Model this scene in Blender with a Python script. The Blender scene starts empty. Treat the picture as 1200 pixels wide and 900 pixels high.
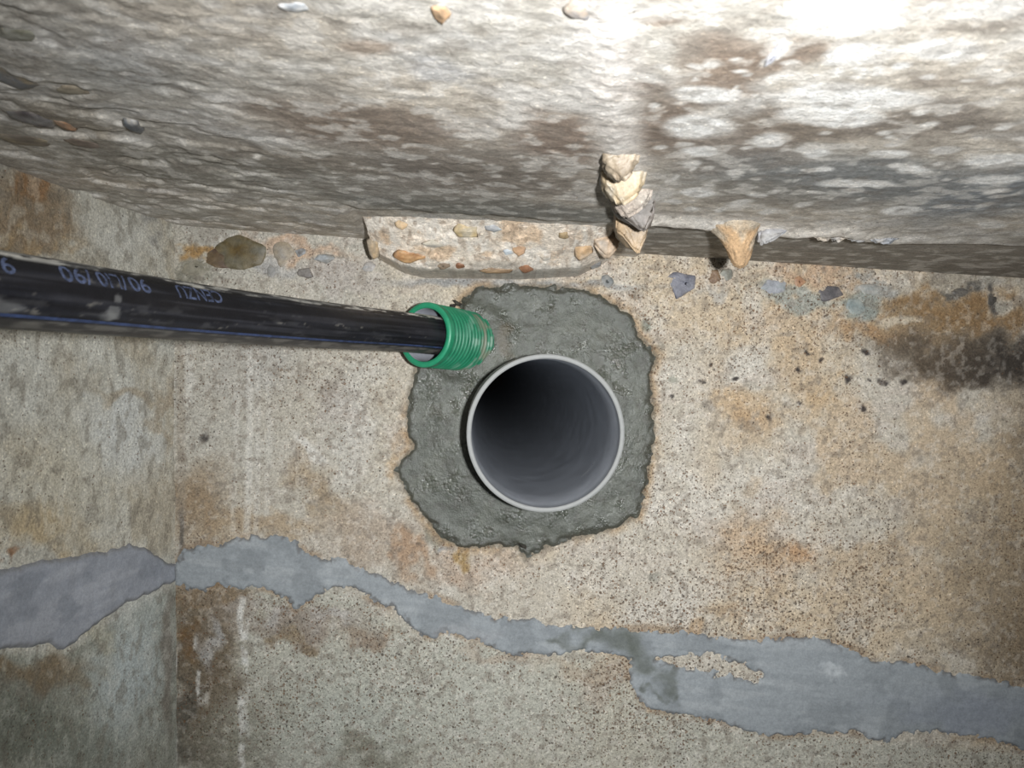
import bpy, bmesh, math, random
import numpy as np
from mathutils import Vector, Matrix

# ---------------------------------------------------------------- camera, world, flash
sc = bpy.context.scene
COL = sc.collection
cam_d = bpy.data.cameras.new('camera'); cam = bpy.data.objects.new('camera', cam_d); COL.objects.link(cam)
cam.location = (0, 0, 0); cam.rotation_euler = (math.pi/2, 0, 0)
cam_d.sensor_width = 36; cam_d.lens = 27; cam_d.clip_start = 0.01; cam_d.clip_end = 20
cam_d.dof.use_dof = True; cam_d.dof.focus_distance = 0.56; cam_d.dof.aperture_fstop = 21
sc.camera = cam
w = bpy.data.worlds.new('world'); sc.world = w; w.use_nodes = True
w.node_tree.nodes['Background'].inputs[0].default_value = (0.8, 0.9, 1.0, 1)
w.node_tree.nodes['Background'].inputs[1].default_value = 0.045
fl_d = bpy.data.lights.new('camera_flash', 'SPOT'); fl_d.spot_size = math.radians(98); fl_d.spot_blend = 1.0; fl_d.shadow_soft_size = 0.009
fl_d.energy = 20.5; fl_d.color = (0.965, 0.985, 1.0)
fl = bpy.data.objects.new('camera_flash', fl_d); COL.objects.link(fl)
fl.location = (0.054, -0.050, 0.0); fl.rotation_euler = (math.pi/2, 0, 0)
sc.view_settings.view_transform = 'Standard'; sc.view_settings.look = 'None'
sc.view_settings.exposure = 0.0; sc.view_settings.gamma = 1.0; sc.view_settings.use_curve_mapping = False

# ---------------------------------------------------------------- helpers
F = 900.0; YW = 0.60; S = YW / F
rng = np.random.default_rng(7)

def hash2(ix, iy, seed):
    v = np.sin(ix*127.1 + iy*311.7 + seed*74.7) * 43758.5453
    return v - np.floor(v)
def vn(x, y, seed=0):
    ix = np.floor(x); iy = np.floor(y); fx = x-ix; fy = y-iy
    fx = fx*fx*(3-2*fx); fy = fy*fy*(3-2*fy)
    a = hash2(ix, iy, seed); b = hash2(ix+1, iy, seed); c = hash2(ix, iy+1, seed); d = hash2(ix+1, iy+1, seed)
    return (a*(1-fx)+b*fx)*(1-fy) + (c*(1-fx)+d*fx)*fy
def fbm(x, y, octv=4, seed=0, gain=0.5):
    s = 0; a = 1; t = 0; f = 1.0
    for o in range(octv):
        s = s + a*vn(x*f+o*17.3, y*f-o*9.1, seed+o*3); t += a; a *= gain; f *= 2.03
    return s/t                                    # 0..1, mean 0.5
def ss(a, b, x):
    t = np.clip((x-a)/(b-a), 0, 1); return t*t*(3-2*t)
def lin(c):
    c = np.clip(np.asarray(c, float)/255.0, 0, 1)
    return np.where(c <= 0.04045, c/12.92, ((c+0.055)/1.055)**2.4)
def polysd(x, y, poly):
    """signed distance to a polygon, positive inside"""
    P = np.asarray(poly, float); d = np.full(x.shape, 1e18); ins = np.zeros(x.shape, bool)
    for i in range(len(P)):
        x0, y0 = P[i-1]; x1, y1 = P[i]
        ex, ey = x1-x0, y1-y0; wx = x-x0; wy = y-y0
        t = np.clip((wx*ex+wy*ey)/(ex*ex+ey*ey+1e-12), 0, 1)
        d = np.minimum(d, (wx-t*ex)**2+(wy-t*ey)**2)
        c = ((y0 <= y) & (y1 > y)) | ((y1 <= y) & (y0 > y))
        with np.errstate(divide='ignore', invalid='ignore'):
            xi = x0 + (y-y0)*ex/(ey if abs(ey) > 1e-12 else 1e-12)
        ins ^= c & (x < xi)
    d = np.sqrt(d); return np.where(ins, d, -d)
def tone(c, sat, gain):
    g = c.mean(-1, keepdims=True); return np.clip((g+(c-g)*sat)*gain, 0, 250)
class Paint:
    """colour of the material itself (stains, deposits) stored on the surface"""
    def __init__(s, u, v, base, seed=0):
        s.u = u; s.v = v; s.c = np.zeros(u.shape+(3,)) + np.array(base, float)
        s.wu = (fbm(u/26, v/26, 4, seed+50)-.5); s.wv = (fbm(u/26, v/26, 4, seed+60)-.5)
    def mix(s, m, col, a=1.0):
        s.c += (np.array(col, float)-s.c)*(np.clip(m, 0, 1)*a)[..., None]
    def blob(s, cx, cy, rx, ry, col, a=1.0, rot=0, soft=0.6, warp=30):
        x = s.u-cx+s.wu*warp*2; y = s.v-cy+s.wv*warp*2
        c, n = math.cos(math.radians(rot)), math.sin(math.radians(rot))
        r = np.sqrt(((x*c+y*n)/rx)**2+((-x*n+y*c)/ry)**2)
        s.mix(1-ss(1-soft, 1+soft*.4, r), col, a)
def axis(segs):
    """segs: (start, end, step) chained -> coordinates"""
    o = []
    for a, b, st in segs: o.append(np.linspace(a, b, max(2, int(round(abs(b-a)/st))+1))[:-1])
    o.append([segs[-1][1]]); return np.concatenate(o)

def link(me, name, mat, parent=None):
    o = bpy.data.objects.new(name, me); COL.objects.link(o)
    if mat: me.materials.append(mat)
    if parent: o.parent = parent
    return o
def tag(o, label=None, cat=None, kind=None, group=None):
    if label: o['label'] = label
    if cat: o['category'] = cat
    if kind: o['kind'] = kind
    if group: o['group'] = group
    return o
def raw_mesh(name, V, Q, col=None, spk=None, smooth=True):
    """V (n,3), Q (m,4) -> mesh with attributes, loose vertices dropped"""
    used = np.unique(Q); mp = np.full(len(V), -1); mp[used] = np.arange(len(used))
    V = V[used]; Q = mp[Q]
    me = bpy.data.meshes.new(name)
    me.vertices.add(len(V)); me.vertices.foreach_set('co', V.astype(np.float32).ravel())
    k = Q.shape[1]
    me.loops.add(Q.size); me.loops.foreach_set('vertex_index', Q.astype(np.int32).ravel())
    me.polygons.add(len(Q)); me.polygons.foreach_set('loop_start', (np.arange(len(Q))*k).astype(np.int32))
    me.polygons.foreach_set('use_smooth', np.full(len(Q), smooth))
    me.update(calc_edges=True)
    if col is not None:
        a = me.color_attributes.new('Col', 'FLOAT_COLOR', 'POINT')
        c = np.ones((len(V), 4), np.float32); c[:, :3] = lin(col.reshape(-1, 3)[used]); a.data.foreach_set('color', c.ravel())
    if spk is not None:
        a = me.attributes.new('spk', 'FLOAT', 'POINT'); a.data.foreach_set('value', spk.reshape(-1)[used].astype(np.float32))
    return me
def grid_mesh(name, P, keep=None, col=None, spk=None, flip=False):
    nu, nv = P.shape[:2]; idx = np.arange(nu*nv).reshape(nu, nv)
    q = np.stack([idx[:-1, :-1], idx[1:, :-1], idx[1:, 1:], idx[:-1, 1:]], -1)
    if flip: q = q[..., ::-1]
    if keep is not None:
        k = keep[:-1, :-1] | keep[1:, :-1] | keep[1:, 1:] | keep[:-1, 1:]; q = q[k]
    return raw_mesh(name, P.reshape(-1, 3), q.reshape(-1, 4), col, spk)

# ---------------------------------------------------------------- materials
def nodes_of(name):
    m = bpy.data.materials.new(name); m.use_nodes = True; nt = m.node_tree
    return m, nt, nt.nodes['Principled BSDF']
def N(nt, t, **kw):
    n = nt.nodes.new(t)
    for k, v in kw.items():
        if k.startswith('i_'): n.inputs[int(k[2:]) if k[2:].isdigit() else k[2:]].default_value = v
        else: setattr(n, k, v)
    return n
def mth(nt, op, a, b=None, c=None, clamp=False):
    n = nt.nodes.new('ShaderNodeMath'); n.operation = op; n.use_clamp = clamp
    for i, x in enumerate((a, b, c)):
        if x is None: continue
        if isinstance(x, (int, float)): n.inputs[i].default_value = x
        else: nt.links.new(x, n.inputs[i])
    return n.outputs[0]
def mixc(nt, fac, a, b, mode='MIX'):
    n = nt.nodes.new('ShaderNodeMix'); n.data_type = 'RGBA'; n.blend_type = mode; n.clamp_factor = True
    for i, x in ((0, fac), (6, a), (7, b)):
        if isinstance(x, (int, float)): n.inputs[i].default_value = x
        elif isinstance(x, tuple): n.inputs[i].default_value = x
        else: nt.links.new(x, n.inputs[i])
    return n.outputs[2]
def noise(nt, vec, scale, detail=4, rough=.6):
    n = N(nt, 'ShaderNodeTexNoise'); n.inputs['Scale'].default_value = scale
    n.inputs['Detail'].default_value = detail; n.inputs['Roughness'].default_value = rough
    nt.links.new(vec, n.inputs['Vector']); return n.outputs['Fac']
def rng_map(nt, x, a, b, c, d):
    n = N(nt, 'ShaderNodeMapRange'); nt.links.new(x, n.inputs[0])
    for i, v in enumerate((a, b, c, d)): n.inputs[i+1].default_value = v
    return n.outputs[0]

def concrete(name, rough=.9, spec=.3, mott=(.72, 1.25), grain=(.8, 1.18), speck=True, bump=.5, bdist=.0012,
             stretch=(1, 1, 1), glint=False, hw=(.9, .6, .25), speckcol=((52, 47, 43), (128, 98, 72))):
    m, nt, b = nodes_of(name)
    tc = N(nt, 'ShaderNodeTexCoord'); mp = N(nt, 'ShaderNodeMapping'); mp.inputs['Scale'].default_value = stretch
    nt.links.new(tc.outputs['Object'], mp.inputs[0]); vec = mp.outputs[0]
    at = N(nt, 'ShaderNodeAttribute', attribute_name='Col').outputs['Color']
    n1 = noise(nt, vec, 190, 6, .72); n2 = noise(nt, vec, 620, 4, .7); n3 = noise(nt, vec, 1500, 2, .6)
    g = mth(nt, 'MULTIPLY', rng_map(nt, n1, .3, .7, *mott), rng_map(nt, n2, .3, .7, *grain))
    cc = N(nt, 'ShaderNodeCombineColor'); [nt.links.new(g, cc.inputs[i]) for i in range(3)]
    c = mixc(nt, 1.0, at, cc.outputs[0], 'MULTIPLY')
    h = mth(nt, 'ADD', mth(nt, 'MULTIPLY', n1, hw[0]), mth(nt, 'ADD', mth(nt, 'MULTIPLY', n2, hw[1]), mth(nt, 'MULTIPLY', n3, hw[2])))
    if speck:
        sp = N(nt, 'ShaderNodeAttribute', attribute_name='spk').outputs['Fac']
        wob = N(nt, 'ShaderNodeTexNoise'); wob.inputs['Scale'].default_value = 700; nt.links.new(tc.outputs['Object'], wob.inputs['Vector'])
        va = N(nt, 'ShaderNodeVectorMath', operation='MULTIPLY_ADD'); nt.links.new(wob.outputs['Color'], va.inputs[0])
        va.inputs[1].default_value = (.0022, .0022, .0022); nt.links.new(tc.outputs['Object'], va.inputs[2])
        for sc_, k, wgt in ((400, .85, .8), (760, 1.1, .75)):
            vo = N(nt, 'ShaderNodeTexVoronoi'); vo.inputs['Scale'].default_value = sc_; nt.links.new(va.outputs[0], vo.inputs['Vector'])
            sep = N(nt, 'ShaderNodeSeparateColor'); nt.links.new(vo.outputs['Color'], sep.inputs[0])
            r = mth(nt, 'MULTIPLY', mth(nt, 'SUBTRACT', sp, sep.outputs[0]), k)
            mk = mth(nt, 'MULTIPLY', mth(nt, 'SUBTRACT', r, vo.outputs['Distance']), 9.0, clamp=True)
            scol = mixc(nt, sep.outputs[1], tuple(lin(speckcol[0]))+(1,), tuple(lin(speckcol[1]))+(1,))
            c = mixc(nt, mth(nt, 'MULTIPLY', mk, wgt), c, scol)
            h = mth(nt, 'SUBTRACT', h, mth(nt, 'MULTIPLY', mk, .7))
        vo = N(nt, 'ShaderNodeTexVoronoi'); vo.inputs['Scale'].default_value = 560; nt.links.new(va.outputs[0], vo.inputs['Vector'])
        sep = N(nt, 'ShaderNodeSeparateColor'); nt.links.new(vo.outputs['Color'], sep.inputs[0])
        mk = mth(nt, 'MULTIPLY', mth(nt, 'SUBTRACT', mth(nt, 'MULTIPLY', mth(nt, 'SUBTRACT', .45, sep.outputs[0]), 1.0), vo.outputs['Distance']), 7.0, clamp=True)
        lc = mixc(nt, 1.0, c, (1.5, 1.47, 1.42, 1), 'MULTIPLY'); c = mixc(nt, mth(nt, 'MULTIPLY', mk, .8), c, lc)
    nt.links.new(c, b.inputs['Base Color'])
    b.inputs['Specular IOR Level'].default_value = spec
    if glint:
        gv = N(nt, 'ShaderNodeTexVoronoi'); gv.inputs['Scale'].default_value = 430; nt.links.new(vec, gv.inputs['Vector'])
        clus = rng_map(nt, noise(nt, vec, 55, 4, .6), .46, .62, 0, 1)
        dome = mth(nt, 'SUBTRACT', .5, mth(nt, 'MULTIPLY', gv.outputs['Distance'], gv.outputs['Distance']))
        h = mth(nt, 'ADD', h, mth(nt, 'MULTIPLY', dome, mth(nt, 'MULTIPLY', clus, .75)))
        nt.links.new(rng_map(nt, clus, 0, 1, .42, .10), b.inputs['Roughness'])
    else: b.inputs['Roughness'].default_value = rough
    bp = N(nt, 'ShaderNodeBump'); bp.inputs['Strength'].default_value = bump; bp.inputs['Distance'].default_value = bdist
    nt.links.new(h, bp.inputs['Height']); nt.links.new(bp.outputs[0], b.inputs['Normal'])
    return m
M_WALL = concrete('wall_concrete', bump=.6, grain=(.58, 1.36), mott=(.86, 1.12), hw=(.5, .8, .4))
M_CEIL = concrete('ceiling_concrete', bump=.5, bdist=.0014, mott=(.74, 1.22), grain=(.74, 1.24), hw=(.45, .7, .4))
M_CEM = concrete('grey_cement', rough=.75, mott=(.9, 1.1), grain=(.85, 1.13), speck=False, bump=.35, bdist=.0008)
M_WET = concrete('wet_mortar', rough=.2, spec=1.0, mott=(.82, 1.2), grain=(.75, 1.25), speck=False, bump=1.0, bdist=.0010, glint=True, hw=(.1, .7, .3))
M_RUB = concrete('rough_concrete', bump=.9, bdist=.002, mott=(.72, 1.25), grain=(.75, 1.2))
M_FLINT = concrete('flint', rough=.45, spec=.5, mott=(.62, 1.3), grain=(.92, 1.08), speck=False, bump=.5, bdist=.0009)

def plastic(name, col, rough, spec=.5, var=(.85, 1.12), scale=60, bump=.05, use_attr=False, stretch=(1, 1, 1)):
    m, nt, b = nodes_of(name)
    tc = N(nt, 'ShaderNodeTexCoord'); mp = N(nt, 'ShaderNodeMapping'); mp.inputs['Scale'].default_value = stretch
    nt.links.new(tc.outputs['Object'], mp.inputs[0])
    n = noise(nt, mp.outputs[0], scale, 5, .65)
    g = rng_map(nt, n, .3, .7, *var); cc = N(nt, 'ShaderNodeCombineColor'); [nt.links.new(g, cc.inputs[i]) for i in range(3)]
    src = N(nt, 'ShaderNodeAttribute', attribute_name='Col').outputs['Color'] if use_attr else tuple(lin(col))+(1,)
    nt.links.new(mixc(nt, 1.0, src, cc.outputs[0], 'MULTIPLY'), b.inputs['Base Color'])
    nt.links.new(rng_map(nt, n, .3, .7, rough-.08, rough+.1), b.inputs['Roughness'])
    b.inputs['Specular IOR Level'].default_value = spec
    bp = N(nt, 'ShaderNodeBump'); bp.inputs['Strength'].default_value = bump; bp.inputs['Distance'].default_value = .0006
    nt.links.new(noise(nt, mp.outputs[0], 900, 2), bp.inputs['Height']); nt.links.new(bp.outputs[0], b.inputs['Normal'])
    return m
M_GPIPE = plastic('grey_pvc', (150, 152, 156), .38, .5, (.88, 1.1), 70)
M_BORE = plastic('grey_pvc_bore', (170, 174, 181), .36, .5, (.86, 1.1), 50)
M_UNLIT = plastic('unlit_void', (34, 30, 27), .9, .1, (.6, 1.2), 90)  # near-black colour painted for the darkness at the bore's far end
M_RIM = plastic('cut_pvc_edge', (148, 149, 147), .6, .4, (.9, 1.08), 200)
M_GREEN = plastic('green_polyethylene', None, .42, .45, (.88, 1.12), 120, .08, True)
M_LINER = plastic('liner', (176, 178, 186), .4, .45, (.85, 1.1), 120)
M_BLACK = plastic('black_polyethylene', None, .4, .22, (.85, 1.15), 120, .12, True)
M_BLUE = plastic('blue_stripe', (50, 62, 92), .45, .3, (.4, 1.3), 160)
M_PRINT = plastic('print_ink', (74, 83, 108), .6, .3, (.2, 1.25), 420)

# ---------------------------------------------------------------- shape of the place
def ceil_z(X): return 0.1061 - 0.065*X
AX = (0.0236, -0.0343); RP = 0.055; Y_RIM = 0.532; TILT = (-.05, .028)
AW = (AX[0]+TILT[0]*.068, AX[1]+TILT[1]*.068)                # grey pipe axis (X,Z)
CO = np.array([-0.0635, 0.5550, 0.0356]); CB = np.array([-0.0353, 0.600, 0.0335])   # conduit mouth / root
CD = (CO-CB)/np.linalg.norm(CO-CB); RC = 0.0236
def dist_conduit(X, Y, Z):
    P = np.stack([X, Y, Z], -1)-CB; t = (P@CD); return np.linalg.norm(P-t[..., None]*CD, axis=-1)
def wall_h(X, Z):
    u = X/S; v = Z/S
    return .0036*(fbm(u/150, v/150, 3, 1)-.5) + .0016*(fbm(u/24, v/24, 4, 5)-.5) + .0007*(fbm(u/5, v/5, 2, 9)-.5)
LC = np.array([-0.2633, 0.60]); LD = np.array([-0.1722, -0.9851]); LN = np.array([0.9851, -0.1722])
def left_h(s, z):
    return .004*(fbm(s/.1, z/.1, 3, 21)-.5) + .0018*(fbm(s/.016, z/.016, 4, 25)-.5)
def left_hit(px, py):
    a = (px-600)/F                       # X = a*Y on the left wall plane
    # (X-LCx)*LNx + (Y-LCy)*LNy = 0
    Y = (LC@LN)/(a*LN[0]+LN[1]); X = a*Y; s = (np.array([X, Y])-LC)@LD
    return s, (450-py)/F*Y
def ceil_hit(px, py):
    a = (px-600)/F; e = (450-py)/F       # e*Y = .1061 - .065*a*Y
    Y = .1061/(e+.065*a); return a*Y, Y

# ---- back wall
PATCH = [(203,664),(208,655),(216,644),(240,641),(270,634),(295,627),(330,628),(348,638),(358,648),(372,652),(400,657),(440,671),(480,690),(520,705),(550,716),(580,723),(640,729),(700,737),(760,738),(800,740),(850,748),(900,750),(950,745),(965,748),(990,758),(1030,775),(1060,775),(1100,786),(1150,793),(1200,806),(1300,826),(1300,897),(1200,879),(1180,870),(1130,862),(1090,857),(1060,858),(1035,869),(1000,858),(960,858),(910,865),(880,857),(840,845),(800,838),(762,832),(748,815),(735,795),(742,772),(720,765),(680,762),(650,768),(600,766),(575,755),(560,750),(520,740),(505,749),(485,736),(460,712),(440,705),(420,690),(395,687),(370,694),(347,716),(335,700),(315,694),(300,688),(280,690),(255,684),(240,690),(215,688),(203,681)]
HOLE = [(770,771),(800,767),(830,765),(860,773),(892,789),(889,801),(860,793),(820,784),(790,780)]
MORTAR = [(541,352),(560,338),(600,335),(650,336),(690,342),(716,356),(736,368),(748,392),(757,402),(770,418),(761,440),(766,480),(765,520),(758,560),(752,590),(746,605),(715,620),(680,629),(645,638),(616,655),(604,640),(575,640),(545,641),(520,632),(503,612),(485,590),(463,553),(470,540),(484,525),(477,495),(480,460),(488,428),(520,424),(545,400)]

def build_back_wall():
    X = axis([(-.272, .42, .00105), (.42, .85, .006)]); Z = axis([(-.75, -.312, .006), (-.312, .15, .00105)])
    XX, ZZ = np.meshgrid(X, Z, indexing='ij'); u = 600+XX/S; v = 450-ZZ/S
    h = wall_h(XX, ZZ)
    p = Paint(u, v, (188, 178, 160), 1)
    big = fbm(u/120, v/120, 4, 31); mid = fbm(u/40, v/40, 4, 37); med = fbm(u/14, v/14, 4, 41)
    p.mix(ss(.45, .7, big), (196, 172, 138), .75)
    p.mix(ss(.5, .72, mid), (206, 198, 184), .6)
    p.mix(1-ss(380, 640, u+60*(mid-.5)), (172, 168, 156), .75)              # greyer towards the corner
    p.mix(ss(.52, .7, fbm(u/60, v/22, 4, 44))*ss(250, 420, u)*(1-ss(600, 720, v)), (186, 170, 156), .35)
    below = ss(-6, 10, v-np.interp(u, [200, 300, 400, 480, 560, 760, 840, 1200], [688, 690, 690, 735, 752, 770, 850, 880]))
    p.mix(below, (176, 174, 158), .8)
    # tan ground to the right
    p.mix(ss(780, 900, u)*(1-ss(640, 780, v))*ss(.4, .62, fbm(u/55, v/55, 4, 47)), (190, 160, 122), .65)
    p.mix(ss(900, 1150, u)*ss(480, 620, v)*(1-below)*ss(.35, .6, mid), (172, 152, 122), .6)
    p.blob(1190, 680, 100, 140, (140, 118, 88), .75, soft=1)
    p.blob(1205, 770, 70, 60, (118, 98, 72), .7, soft=1)
    for cx, cy, rx, ry, c in ((860, 470, 40, 22, (192, 158, 116)), (880, 490, 30, 18, (182, 146, 104)), (960, 455, 36, 20, (190, 158, 116)), (900, 645, 60, 40, (188, 152, 112)), (930, 640, 20, 14, (180, 136, 94)), (805, 745, 20, 10, (170, 136, 98)), (840, 720, 40, 12, (178, 150, 116))):
        p.blob(cx, cy, rx, ry, c, .75, soft=.8)
    # rust and dark stain under the right edge
    p.blob(1090, 372, 110, 36, (140, 114, 80), .85, 8, soft=.7)
    p.blob(1020, 392, 60, 14, (166, 124, 80), .7, 10, soft=.7)
    p.blob(1070, 360, 60, 20, (138, 102, 60), .6, 8, soft=.8, warp=40)
    p.blob(1160, 375, 70, 22, (140, 104, 62), .8, 4)
    p.blob(1130, 425, 130, 34, (88, 74, 58), .95, 6, soft=.6)
    p.blob(1190, 430, 80, 40, (60, 53, 46), .9, 8, soft=.8)
    p.blob(1230, 520, 60, 60, (112, 98, 78), .7, soft=1)
    p.blob(1055, 378, 34, 5, (196, 182, 158), .8, -4, soft=.6, warp=10)
    p.blob(1140, 335, 80, 16, (146, 140, 126), .7, 5)
    p.blob(1125, 345, 22, 8, (86, 82, 76), .8); p.blob(1165, 350, 10, 8, (70, 66, 62), .8)
    # strip of stony concrete under the ceiling, mineral colours
    p.blob(930, 352, 60, 14, (146, 152, 144), .8, 12); p.blob(1004, 356, 24, 18, (134, 146, 142), .8); p.blob(1020, 336, 30, 10, (150, 152, 148), .8)
    p.blob(955, 322, 60, 12, (186, 152, 120), .75, 6); p.blob(870, 325, 40, 10, (176, 160, 138), .6)
    p.blob(690, 312, 90, 12, (172, 158, 142), .5); p.blob(840, 352, 24, 10, (172, 168, 160), .7)
    p.blob(350, 290, 70, 14, (192, 158, 128), .85, 6); p.blob(240, 290, 24, 12, (164, 122, 66), .9)
    p.blob(228, 312, 30, 14, (126, 122, 106), .85, 15); p.blob(318, 312, 30, 16, (160, 158, 156), .7)
    p.blob(250, 262, 80, 9, (150, 142, 128), .7); p.blob(395, 322, 44, 14, (166, 156, 146), .7)
    p.blob(605, 333, 165, 7, (140, 140, 138), .9, 1.5, soft=.5, warp=8)      # grey smear under the ledge
    p.blob(790, 398, 30, 10, (176, 160, 140), .6); p.blob(750, 343, 14, 7, (140, 126, 108), .8)
    p.blob(758, 380, 6, 9, (126, 130, 116), .85, soft=.4, warp=5); p.blob(771, 410, 10, 8, (142, 136, 122), .85, -20, warp=8)
    p.blob(790, 444, 7, 4, (150, 150, 134), .7, warp=5); p.blob(768, 678, 10, 8, (138, 134, 120), .8, warp=8)
    p.blob(830, 478, 10, 9, (112, 104, 96), .5, warp=8)
    for (cx, cy, r) in ((943, 417, 5), (960, 421, 4), (1010, 420, 6), (931, 437, 5), (997, 447, 5), (1032, 446, 5), (1055, 446, 7), (902, 487, 5), (1016, 480, 5), (937, 475, 4), (855, 442, 4), (815, 443, 4), (788, 460, 4), (1022, 452, 3), (830, 424, 3)):
        p.blob(cx, cy, r*.95, r*.75, (50, 44, 42), .9, soft=.5, warp=13)
    # left part of the back wall
    p.blob(240, 590, 46, 52, (148, 122, 90), .85, soft=.8); p.blob(300, 620, 90, 22, (166, 140, 106), .7)
    p.blob(385, 580, 26, 60, (158, 134, 102), .75, -35, soft=.8); p.blob(440, 630, 60, 44, (164, 144, 122), .7, soft=.9)
    p.blob(365, 528, 34, 7, (206, 202, 192), .85, 40, soft=.6, warp=8); p.blob(420, 500, 20, 70, (194, 190, 182), .55, 10, soft=1)
    p.blob(478, 640, 16, 34, (164, 126, 92), .7, -20); p.blob(545, 668, 70, 22, (172, 140, 112), .6, soft=.9)
    p.blob(470, 500, 12, 46, (176, 152, 124), .7); p.blob(460, 545, 14, 12, (190, 164, 130), .7)
    p.blob(507, 630, 14, 24, (132, 126, 108), .8, -35); p.blob(540, 648, 14, 12, (158, 124, 70), .85, 20); p.blob(524, 650, 8, 9, (134, 136, 138), .8)
    p.blob(300, 420, 60, 60, (156, 152, 146), .5, soft=1); p.blob(240, 513, 6, 6, (70, 64, 60), .9, warp=6)
    p.blob(395, 470, 26, 40, (158, 146, 138), .5, soft=1)
    for x0, wd, y0, y1, a in ((293, 4, 400, 640, .55), (303, 3, 400, 620, .4), (316, 3, 430, 600, .3), (278, 3, 430, 620, .3), (222, 6, 395, 470, .5)):
        p.mix((1-ss(wd*.4, wd*1.6, np.abs(u-x0-6*(fbm(v/40, u*0, 2, x0)-.5)+(v-400)*.02)))*ss(y0, y0+20, v)*(1-ss(y1, y1+12, v)), (208, 204, 194), a)
    p.mix((1-ss(2, 8, np.abs(u-212)))*ss(380, 430, v)*(1-ss(590, 640, v)), (150, 138, 120), .55)
    p.mix((1-ss(1, 4, np.abs(u-212-5*(mid-.5))))*ss(590, 612, v)*(1-ss(648, 660, v)), (78, 74, 70), .7)
    # brown, limey column below the patch next to the corner
    p.blob(240, 770, 50, 130, (114, 99, 78), .95, soft=.5, warp=20); p.blob(222, 755, 18, 26, (120, 88, 52), .85)
    p.blob(250, 700, 50, 20, (138, 116, 88), .85); p.blob(215, 845, 16, 60, (92, 86, 74), .85); p.blob(270, 880, 60, 40, (112, 106, 88), .7)
    p.blob(252, 755, 12, 26, (166, 164, 160), .8); p.blob(270, 715, 24, 9, (166, 158, 148), .7)
    p.blob(350, 730, 110, 30, (142, 126, 110), .8, soft=.8, warp=40); p.blob(340, 755, 24, 14, (130, 108, 78), .7); p.blob(440, 745, 40, 14, (150, 130, 108), .75)
    p.blob(320, 720, 28, 14, (170, 164, 156), .8); p.blob(390, 722, 36, 14, (176, 172, 166), .7); p.blob(300, 850, 50, 60, (142, 136, 116), .6, soft=1)
    p.blob(420, 850, 160, 70, (170, 176, 164), .5, soft=1); p.blob(430, 885, 60, 20, (122, 118, 100), .7); p.blob(560, 820, 110, 60, (182, 182, 168), .5, soft=1)
    p.blob(600, 775, 70, 10, (176, 156, 134), .6); p.blob(720, 800, 60, 20, (170, 154, 136), .6); p.blob(700, 785, 70, 16, (172, 150, 124), .5)
    for x0, wd, y0, y1, a in ((202, 3, 760, 910, .9), (232, 2.5, 740, 830, .75), (283, 4, 695, 910, .8), (288, 3, 720, 870, .5), (238, 6, 800, 832, .6)):
        m = (1-ss(wd*.4, wd*1.5, np.abs(u-x0-9*(fbm(v/26, u*0, 3, x0)-.5))))*ss(y0, y0+12, v)*(1-ss(y1-10, y1, v))*ss(.32, .5, med)
        p.mix(m, (214, 212, 204), a)
    edge = np.abs(polysd(u+10*(med-.5), v+10*(mid-.5), PATCH))
    p.mix((1-ss(1, 8, edge))*ss(.35, .6, mid), (150, 122, 92), .6)
    me = polysd(u, v, MORTAR); p.mix(ss(-14, -1, me)*ss(.4, .6, mid), (168, 132, 90), .75); p.mix(ss(-5, 0, me), (120, 110, 92), .8)
    p.mix(ss(.56, .72, fbm(u/6, v/6, 3, 42)), (214, 206, 194), .3); p.mix(1-ss(.28, .42, fbm(u/7, v/7, 3, 43)), (122, 110, 96), .4)
    spk = .40 + .12*(mid-.5)*2
    spk += .08*ss(540, 640, v)*ss(480, 560, u)*(1-below) + .14*below*(1-ss(840, 900, v)) + .12*ss(640, 760, u) - .15*ss(1000, 1100, u)*(1-below)
    spk += .1*(1-ss(20, 60, np.abs(v-440)))*(1-ss(430, 480, u))
    spk -= .08*(1-ss(.35, .5, big))
    spk = np.clip(spk, .05, .8)
    # pits following the pores
    P = np.stack([XX, YW-h, ZZ], -1)
    hole = (np.hypot(XX-AW[0], ZZ-AW[1]) < RP-.0022) | (dist_conduit(XX, np.full_like(XX, YW), ZZ) < RC-.0045)
    o = link(grid_mesh('wall_back', P, ~hole, tone(p.c, .78, 1.0), spk), 'wall_back', M_WALL)
    tag(o, 'stained beige concrete wall that the grey pipe comes out of', 'wall', 'structure'); return o
wall_back = build_back_wall()

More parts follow.
